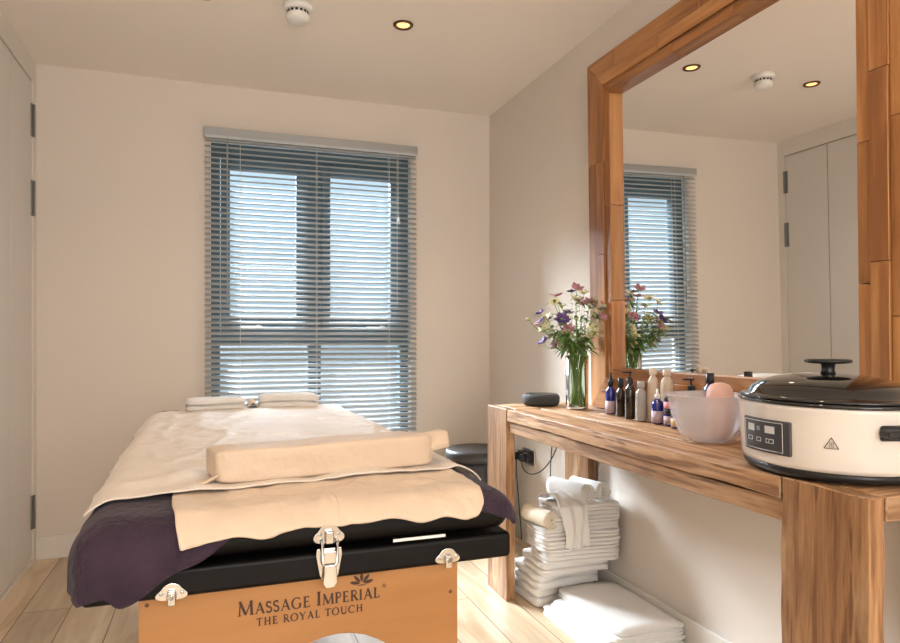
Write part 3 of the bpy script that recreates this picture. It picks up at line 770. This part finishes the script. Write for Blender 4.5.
# crumpled towel hanging down the front left of the stack
bm = bmesh.new(); g = []
for j in range(31):
    v = j/30; row = []
    for i in range(19):
        u = i/18; x = lerp(-.055, .075, u)*(1-.25*v)+.02*v
        if v < .42: t = v/.42; y = lerp(.14, -.015, t); z = .030*math.sin(PI*min(1, t*1.05))**.6+.012*nz(x*30, y*18)
        else: t = (v-.42)/.58; y = -.018-.012*math.sin(PI*t)-.002*t; z = -.165*t
        y += .010*math.sin(u*15+v*2)*min(1, v*1.4); z += .006*nz(u*5, v*5)
        row.append(bm.verts.new((x+.006*math.sin(v*9+u*5), y, z)))
    g.append(row)
for a, b in zip(g, g[1:]):
    for i in range(18): bm.faces.new((a[i], a[i+1], b[i+1], b[i]))
o = obj('crumpled_towel', bm, M['towel'], None, smooth=True, solid=.005, sub=1); o.location = (1.282, 2.315, ZS+.004); o.rotation_euler = (0, 0, R(4)); tag(o, 'crumpled white towel hanging down the front of the towel stack', 'towel')

# low pile on the floor in front
towel(1.352, 2.130, .001, .325, .46, .036, R(0), 'broad folded white sheet lying lowest in the pile on the floor', 'sheet', layers=2, seed=21, k=16)
towel(1.366, 2.120, .037, .300, .42, .032, R(2), 'folded white sheet in the middle of the low pile on the floor', 'sheet', layers=3, seed=26, k=16)
towel(1.388, 2.140, .069, .262, .44, .030, R(1), 'folded white sheet on top of the low pile on the floor', 'sheet', layers=2, seed=33, bend=-.004, k=16)

# ------------------------------------------------------------------ stool
t = thing('stool', 'round dark stool in the back corner behind the massage table', 'stool', (1.315, 3.36, 0))
obj('seat', LA([(.150, .425), (.166, .432), (.172, .45), (.172, .47), (.166, .482), (.155, .486)], n=48), M['stooltop'], t, smooth=True)
obj('body', LA([(.125, 0), (.130, .01), (.115, .2), (.125, .40), (.135, .425)], n=40), M['stool'], t, smooth=True)

# ------------------------------------------------------------------ wall socket and plugs
t = thing('wall_socket', 'double wall socket low on the right wall behind the console', 'socket', (XR, 3.19, .455))
obj('face_plate', B(-.009, 0, -.070, .070, -.043, .043), M['metal'], t, bevel=.003)
for y in (-.033, .033):
    bm = bmesh.new()
    for a, b in ((0, .012), (-.011, -.008), (.011, -.008)): box(bm, -.0105, -.0092, y+a-.003, y+a+.003, b-.004, b+.004)
    obj('sockets', bm, M['bplastic'], t)
for y, lb, cab, zb in ((3.158, 'black plug in the near socket with a cable looping to the right', 0, 0), (3.222, 'black plug in the far socket with its cable hanging down', 1, 0)):
    p = thing('plug', lb, 'plug', (XR-.0108, y, .458))
    obj('plug_body', B(-.036, 0, -.024, .024, -.026, .026), M['bplastic'], p, bevel=.006, seg=3)
    obj('plug_grip', B(-.062, -.036, -.015, .015, -.020, .018), M['bplastic'], p, bevel=.005, seg=3)
    if cab == 0: pts = bez((-.05, 0, -.018), (-.06, -.02, -.12), (-.03, -.30, -.07), (-.02, -.37, .20), 20)
    else: pts = bez((-.05, 0, -.018), (-.055, 0, -.10), (-.03, .01, -.25), (-.02, .0, -.44), 16)
    obj('cable', TU(pts, .0028), M['bplastic'], p, smooth=True)
cbl = obj('cable', TU(bez((1.533, 2.86, .74), (1.50, 2.87, .60), (1.525, 2.95, .45), (1.533, 2.93, .03), 18), .0028), M['bplastic'], None, smooth=True)
tag(cbl, 'black cable running down the right wall between the sockets and the console leg', 'cable')

# ------------------------------------------------------------------ things on the console
Z0 = ZC+.0015
t = thing('speaker', 'low round charcoal speaker at the far end of the console', 'speaker', (1.315, 2.612, Z0))
obj('body', LA([(.060, 0), (.074, .003), (.080, .013), (.081, .034), (.077, .043), (.070, .047)], n=48), M['dgrey'], t, smooth=True)
obj('top_ring', LA([(.069, .0465), (.066, .0485), (.055, .0480), (.010, .0475)], n=48), M['bplastic'], t, smooth=True)

# vase with flowers
VX, VY = 1.385, 2.425
t = thing('vase', 'clear cylindrical glass vase holding cut flowers on the console', 'vase', (VX, VY, Z0))
bm = bmesh.new()
lathe(bm, [(.001, .010), (.040, .010), (.0415, .02), (.044, .215), (.0455, .2155), (.047, .215), (.0455, .01), (.043, 0), (.001, 0)], n=40, cap=False)
obj('glass_body', bm, M['vase'], t, smooth=True)
rl = Vector((math.cos(TH), -math.sin(TH), 0)); rf = Vector((math.sin(TH), math.cos(TH), 0))
def flower_mesh(kind, r):
    bm = bmesh.new(); n = 6 if kind != 'bud' else 5
    for k in range(n):
        a = 2*PI*k/n+random.uniform(-.15, .15); up = random.uniform(.15, .7) if kind != 'bud' else 1.3
        pts = []
        for i in range(5):
            s_ = i/4; wd_ = r*.34*math.sin(PI*(.12+.83*s_)); d = r*s_*math.cos(up*s_*1.1); zz_ = r*s_*math.sin(up)*.9
            pts.append((d, wd_, zz_))
        L1 = [bm.verts.new((d*math.cos(a)-w_*math.sin(a), d*math.sin(a)+w_*math.cos(a), z)) for d, w_, z in pts]
        L2 = [bm.verts.new((d*math.cos(a)+w_*math.sin(a), d*math.sin(a)-w_*math.cos(a), z)) for d, w_, z in pts]
        for i in range(4): bm.faces.new((L1[i], L1[i+1], L2[i+1], L2[i]))
    return bm
kinds = [('purple', 'pet_purple', 12, 'small purple flower in the vase'), ('pink', 'pet_pink', 14, 'dusky pink flower in the vase'), ('yellow', 'pet_yellow', 14, 'pale yellow open flower in the vase'), ('bud', 'pet_green', 14, 'pale green flower bud in the vase')]
rng = random.Random(11); random.seed(3)
for kn, mk, cnt, lb in kinds:
    for q in range(cnt):
        for _ in range(200):
            a = rng.uniform(-1, 1); b = rng.uniform(-1, 1); c_ = rng.uniform(-1, 1)
            if a*a+b*b+c_*c_ > 1.0: continue
            lat, dp, hz_ = a*.20-.004, b*.11-.02, .375+c_*.12-abs(a)*.04
            p = Vector((VX, VY, Z0))+rl*lat+rf*dp+Vector((0, 0, hz_))
            if p.x < 1.474: break
        p -= Vector((VX, VY, Z0)); ph = rng.uniform(0, 2*PI); rb = rng.uniform(.005, .03)
        base = Vector((-p.x*.16+rb*math.cos(ph)*.9, -p.y*.16+rb*math.sin(ph)*.9, .014)); base.xy = base.xy.normalized()*min(base.xy.length, .036)
        mouth = Vector((p.x, p.y, 0)).normalized()*rng.uniform(.004, .036)+Vector((0, 0, .215))
        pts = [base.lerp(mouth, i/4) for i in range(4)]+bez(mouth, mouth+(mouth-base)*.35, p-Vector((p.x*.15, p.y*.15, .06)), p, 8)
        lt_ = p.dot(rl)
        where = 'at the far left of the bouquet' if lt_ < -.12 else 'on the left side of the bouquet' if lt_ < -.05 else 'on the right side of the bouquet, against the mirror frame' if lt_ > .04 else 'at the top of the bouquet' if p.z > .43 else 'high in the middle of the bouquet' if p.z > .37 else 'low in the middle of the bouquet'
        fl = thing('cut_flower', lb.replace(' in the vase', '')+' '+where, 'flower', (VX, VY, Z0), group='cut flowers in the glass vase')
        obj('stem', TU(pts, .0019, n=6, taper=.5), M['stem' if q % 2 else 'stem2'], fl, smooth=True)
        r = rng.uniform(.024, .035) if kn != 'bud' else rng.uniform(.014, .021)
        tilt = Vector((p.x*4+rng.uniform(-.4, .4), p.y*4+rng.uniform(-.6, .4), .8)).normalized()
        h = obj('bloom', flower_mesh(kn, r), M[mk], fl, smooth=True, solid=.0006)
        mh = Matrix.Translation(p) @ tilt.to_track_quat('Z', 'Y').to_matrix().to_4x4(); h.matrix_local = mh
        bmc = LA([(.002, -.004), (.0045, 0), (.004, .003), (.001, .005)], n=8); cc = obj('flower_centre', bmc, M['pet_green'] if kn != 'bud' else M['leaf2'], fl, smooth=True); cc.matrix_local = mh
        bm = bmesh.new()                   # leaves on the upper stem
        for k in range(8):
            s0 = pts[rng.randint(5, len(pts)-1)]; ang = rng.uniform(0, 2*PI); ln = rng.uniform(.035, .075); wl = ln*rng.uniform(.07, .13); dr = Vector((math.cos(ang), math.sin(ang), rng.uniform(-.2, .8))).normalized()
            sd = dr.cross(Vector((0, 0, 1))).normalized(); prev = None
            if (Vector((VX, 0, 0))+s0+dr*ln).x > 1.465: continue
            for i in range(6):
                s_ = i/5; c0 = s0+dr*ln*s_-Vector((0, 0, ln*.45*s_*s_)); ww = wl*math.sin(PI*(.05+.93*s_))
                cur = (bm.verts.new(c0+sd*ww), bm.verts.new(c0-sd*ww))
                if prev: bm.faces.new((prev[0], cur[0], cur[1], prev[1]))
                prev = cur
        obj('leaves', bm, M['leaf'] if q % 3 else M['leaf2'], fl, smooth=True, solid=.0005)

# bottles
def bottle(name, lb, cat, x, y, h, r, m, top, label_m=None, group='toiletry bottles below the mirror', z=Z0, body_frac=.62, cap_m='bplastic', lb_rng=(.1, .5)):
    t = thing(name, lb, cat, (x, y, z), rotz=random.uniform(-.2, .2), group=group)
    hb = h*body_frac
    obj('bottle_body', LA([(r*.9, 0), (r, .003), (r, hb*.82), (r*.9, hb*.92), (r*.45, hb), (r*.42, hb+.004)], n=28), M[m], t, smooth=True)
    if label_m:
        obj('label', LA([(r*1.012, hb*lb_rng[0]), (r*1.012, hb*lb_rng[1])], n=28, cap=False), M[label_m], t, smooth=True, solid=.0003)
    z1 = hb+.004; rem = h-z1
    if top == 'dropper':
        c = obj('cap', LA([(r*.55, 0), (r*.55, rem*.38), (r*.40, rem*.45), (r*.30, rem*.75), (r*.1, rem)], n=20, z=z1), M[cap_m], t, smooth=True)
    elif top == 'cap':
        c = obj('cap', LA([(r*.62, 0), (r*.66, .002), (r*.64, rem*.95), (r*.5, rem)], n=24, z=z1), M[cap_m], t, smooth=True)
    elif top == 'pump':
        bm = LA([(r*.55, 0), (r*.55, rem*.40), (r*.3, rem*.45), (r*.15, rem*.48), (r*.15, rem*.80), (r*.45, rem*.82), (r*.45, rem*.94), (r*.2, rem)], n=18, z=z1)
        box(bm, -.034, .004, -.005, .005, z1+rem*.84, z1+rem*.95)
        c = obj('pump', bm, M[cap_m], t, smooth=False, bevel=.001)
    elif top == 'teat':
        c = obj('cap', LA([(r*.5, 0), (r*.5, rem*.35), (r*.25, rem*.5), (r*.18, rem*.9), (r*.1, rem)], n=18, z=z1), M[cap_m], t, smooth=True)
    return t
bottle('dropper_bottle', 'cobalt blue bottle with tall black dropper, nearest the flower vase', 'bottle', 1.402, 2.205, .158, .0185, 'bluegl', 'dropper', 'label', body_frac=.64, lb_rng=(.05, .5))
bottle('bottle', 'slim dark brown bottle just right of the cobalt dropper bottle', 'bottle', 1.400, 2.135, .140, .016, 'browngl', 'cap', body_frac=.72)
bottle('bottle', 'dark brown bottle standing behind the dark pump bottle', 'bottle', 1.436, 2.135, .142, .015, 'browngl', 'cap', body_frac=.72)
bottle('pump_bottle', 'dark brown pump bottle beside the smoky clear bottle', 'bottle', 1.383, 2.050, .170, .018, 'browngl', 'pump', body_frac=.70)
bottle('bottle', 'smoky clear grey bottle left of the tan bottles', 'bottle', 1.388, 1.992, .137, .019, 'greygl', 'cap', cap_m='greygl', body_frac=.8)
bottle('bottle', 'tall tan bottle standing beside the small white-topped blue bottle', 'bottle', 1.420, 1.968, .185, .0185, 'tan', 'cap', cap_m='tan', body_frac=.84)
bottle('dropper_bottle', 'small cobalt blue bottle with a white dropper top', 'bottle', 1.392, 1.905, .117, .019, 'bluegl', 'teat', 'label', cap_m='wplastic', body_frac=.68, lb_rng=(.05, .55))
bottle('bottle', 'second tall tan bottle, behind the stacked jars', 'bottle', 1.437, 1.915, .180, .021, 'tan', 'cap', cap_m='tan', body_frac=.86)
bottle('pump_bottle', 'black-topped pump bottle standing behind the plastic bowl', 'bottle', 1.440, 1.795, .160, .022, 'browngl', 'pump', body_frac=.68)
bottle('bottle', 'cobalt blue bottle with black cap behind the bowl and pink sponge', 'bottle', 1.446, 1.715, .178, .020, 'bluegl', 'cap', body_frac=.80)
def jar(x, y, z, h, r, lm, lb):
    t = thing('jar', lb, 'jar', (x, y, z), group='small jars beside the bowl')
    obj('jar_body', LA([(r*.92, 0), (r, .002), (r, h*.7)], n=28), M['bluegl'], t, smooth=True)
    obj('label', LA([(r*1.012, h*.10), (r*1.012, h*.62)], n=28, cap=False), M[lm], t, smooth=True, solid=.0003)
    obj('lid', LA([(r*.96, h*.70), (r*1.02, h*.71), (r*1.02, h*.97), (r*.95, h)], n=28), M['bplastic'], t, smooth=True)
jar(1.398, 1.850, Z0, .052, .0175, 'label', 'small blue jar with mauve label under the pink-labelled jar')
jar(1.398, 1.851, Z0+.0524, .042, .0165, 'labelp', 'small jar with pink label stacked on another jar')
jar(1.382, 1.792, Z0, .052, .0175, 'labelg', 'small jar with gold label beside the bowl')
# bowl
BXc, BYc = 1.300, 1.545
t = thing('bowl', 'translucent frosted plastic mixing bowl on the console', 'bowl', (BXc, BYc, Z0))
obj('bowl_body', LA([(.002, .0), (.062, .0), (.070, .004), (.082, .022), (.098, .060), (.108, .098), (.113, .124), (.119, .126), (.119, .130), (.111, .129), (.105, .098), (.095, .060), (.079, .023), (.066, .005), (.002, .003)], n=56, cap=False), M['bowl'], t, smooth=True)
o = obj('massage_sponge', LA([(.020, 0), (.030, .012), (.033, .04), (.034, .09), (.036, .120), (.034, .138), (.026, .150), (.012, .156), (.002, .157)], n=32), M['pink'], None, smooth=True)
o.location = (1.332, 1.540, Z0+.0045); tag(o, 'rounded pink sponge standing in the plastic bowl', 'sponge')

# cooker
CX, CY, CR = 1.270, 1.130, R(-17)
A_, B_ = .213, .176                         # half axes: local y (long) and local x
ck = thing('slow_cooker', 'oval white electric slow cooker with black lid on the near end of the console', 'slow cooker', (CX, CY, Z0), CR)
def oval(prof, n=72, zo=0, cap=True): return LA(prof, n=n, ex=B_, ey=A_, z=zo, cap=cap)
obj('base', oval([(.84, .0), (.89, .002), (.925, .009), (.935, .019), (.90, .022)]), M['bplastic'], ck, smooth=True)
obj('body', oval([(.90, .0205), (.935, .021), (.950, .030), (.968, .080), (.978, .120), (.990, .140), (.995, .146), (.96, .148)]), M['wbody'], ck, smooth=True)
obj('crock_rim', oval([(.94, .1475), (.99, .148), (1.0, .151), (.995, .155), (.95, .156)]), M['bgloss'], ck, smooth=True)
lid = obj('lid', oval([(.98, .157), (.985, .161), (.93, .163), (.88, .166), (.84, .178), (.74, .190), (.58, .199), (.38, .205), (.12, .207)]), M['bgloss'], ck, smooth=True)
bm = LA([(.016, .205), (.013, .215), (.014, .228), (.018, .231)], n=24)
obj('knob_stem', bm, M['bplastic'], lid, smooth=True)
bm = bmesh.new(); lathe(bm, [(.030, .230), (.042, .232), (.044, .236), (.040, .239), (.010, .240)], n=36, ex=1.08, ey=1.08)
obj('knob', bm, M['bplastic'], lid, smooth=True).rotation_euler = (0, 0, R(-10))
def on_body(a, z, off=0.0):
    zz = (z-.040)/.08; rr = .955+.018*min(1, max(0, zz))+off
    return Vector((B_*rr*math.cos(a), A_*rr*math.sin(a), z))
def nrm(a): return Vector((math.cos(a)/B_, math.sin(a)/A_, 0)).normalized()
def patch(a0, a1, z0, z1, d0, d1, n=14, rnd=0):
    bm = bmesh.new(); F, K = [], []
    for i in range(n+1):
        a = lerp(a0, a1, i/n); nn_ = nrm(a)
        F.append([bm.verts.new(on_body(a, z)+nn_*d1) for z in (z0, z1)]); K.append([bm.verts.new(on_body(a, z)+nn_*d0) for z in (z0, z1)])
    for i in range(n):
        bm.faces.new((F[i][0], F[i+1][0], F[i+1][1], F[i][1])); bm.faces.new((K[i][0], K[i][1], K[i+1][1], K[i+1][0]))
        bm.faces.new((F[i][1], F[i+1][1], K[i+1][1], K[i][1])); bm.faces.new((F[i][0], K[i][0], K[i+1][0], F[i+1][0]))
    for i in (0, n): bm.faces.new((F[i][0], F[i][1], K[i][1], K[i][0]))
    bmesh.ops.recalc_face_normals(bm, faces=bm.faces); return bm
def ang_for(u, z=.07):                      # angle on the oval that faces the room at a given bearing
    best = None
    rot = Matrix.Rotation(CR, 3, 'Z')
    for i in range(720):
        a = 2*PI*i/720; p = rot @ on_body(a, z)+Vector((CX, CY, Z0)); nn_ = rot @ nrm(a)
        if nn_.dot(p-Vector((0, 0, EYE))) > 0: continue
        d = p.dot(rf); uu = 450+FPX*p.dot(rl)/d
        if best is None or abs(uu-u) < best[0]: best = (abs(uu-u), a)
    return best[1]
PA0, PA1, TA = 3.014, 3.470, 3.92
PA0, PA1, TA = ang_for(748), ang_for(792), ang_for(832)
pn = obj('control_panel', patch(PA0, PA1, .044, .115, -.001, .007), M['bpanel'], ck, bevel=.003, seg=3)
def pp(s_, z):
    if z not in (zb_, zt_): z += .0085
    return on_body(lerp(PA0, PA1, s_), z)+nrm(lerp(PA0, PA1, s_))*.0078
def ptube(seq, r=.0007):
    bm = bmesh.new()
    for s0, z0_, s1, z1_ in seq: tube(bm, [pp(lerp(s0, s1, i/5), lerp(z0_, z1_, i/5)) for i in range(6)], r, n=6)
    return bm
a0_, a1_, zb_, zt_ = .07, .88, .050, .110
obj('panel_border', ptube([(a0_, zb_, a1_, zb_), (a1_, zb_, a1_, zt_), (a1_, zt_, a0_, zt_), (a0_, zt_, a0_, zb_), (a0_, .050, a1_, .050)]), M['silver'], pn)
for s0, s1 in ((.16, .32), (.56, .74)):
    bm = patch(lerp(PA0, PA1, s0), lerp(PA0, PA1, s1), .0865, .1015, .0068, .0078, n=4); obj('button', bm, M['silver'], pn, label='grey square button')
bm = ptube([(.40, .081, .40, .090), (.44, .081, .44, .090), (.16, .058, .27, .058), (.16, .066, .27, .066), (.27, .058, .27, .066), (.16, .058, .16, .066), (.38, .058, .47, .058), (.38, .066, .47, .066), (.38, .058, .38, .066), (.47, .058, .47, .066), (.58, .058, .72, .058), (.58, .066, .72, .066), (.58, .058, .58, .066), (.72, .058, .72, .066), (.62, .058, .66, .066), (.22, .042, .76, .042)], .0006)
obj('panel_markings', bm, M['silver'], pn)
bm = bmesh.new()
TT = nrm(TA); TS = Vector((-TT.y, TT.x, 0)); tc0 = on_body(TA, .080)+TT*.0022
if (Matrix.Rotation(CR, 3, 'Z') @ TS).dot(rl) < 0: TS = -TS
def tp(x, z): return tc0+TS*x+Vector((0, 0, z))
tri = [(-.0125, -.009), (.0125, -.009), (0, .012)]
for i in range(3): tube(bm, [tp(*tri[i]), tp(*tri[(i+1) % 3])], .0007, n=6)
for x in (-.003, 0, .003): tube(bm, [tp(x-.0008, -.004), tp(x+.0008, -.001), tp(x-.0008, .002), tp(x+.0008, .0045 if x == 0 else .003)], .0005, n=5)
tube(bm, [tp(-.005, -.006), tp(.005, -.006)], .0005, n=5)
obj('warning_symbol', bm, M['print'], ck)
for s_ in (-1, 1):
    bm = bmesh.new(); yy = s_*A_*.97
    box(bm, -.030, .030, min(yy, yy+s_*.034), max(yy, yy+s_*.034), .098, .114)
    box(bm, -.026, .026, min(yy-s_*.004, yy+s_*.008), max(yy-s_*.004, yy+s_*.008), .090, .120)
    obj('handle', bm, M['bplastic'], ck, bevel=.006, seg=3)
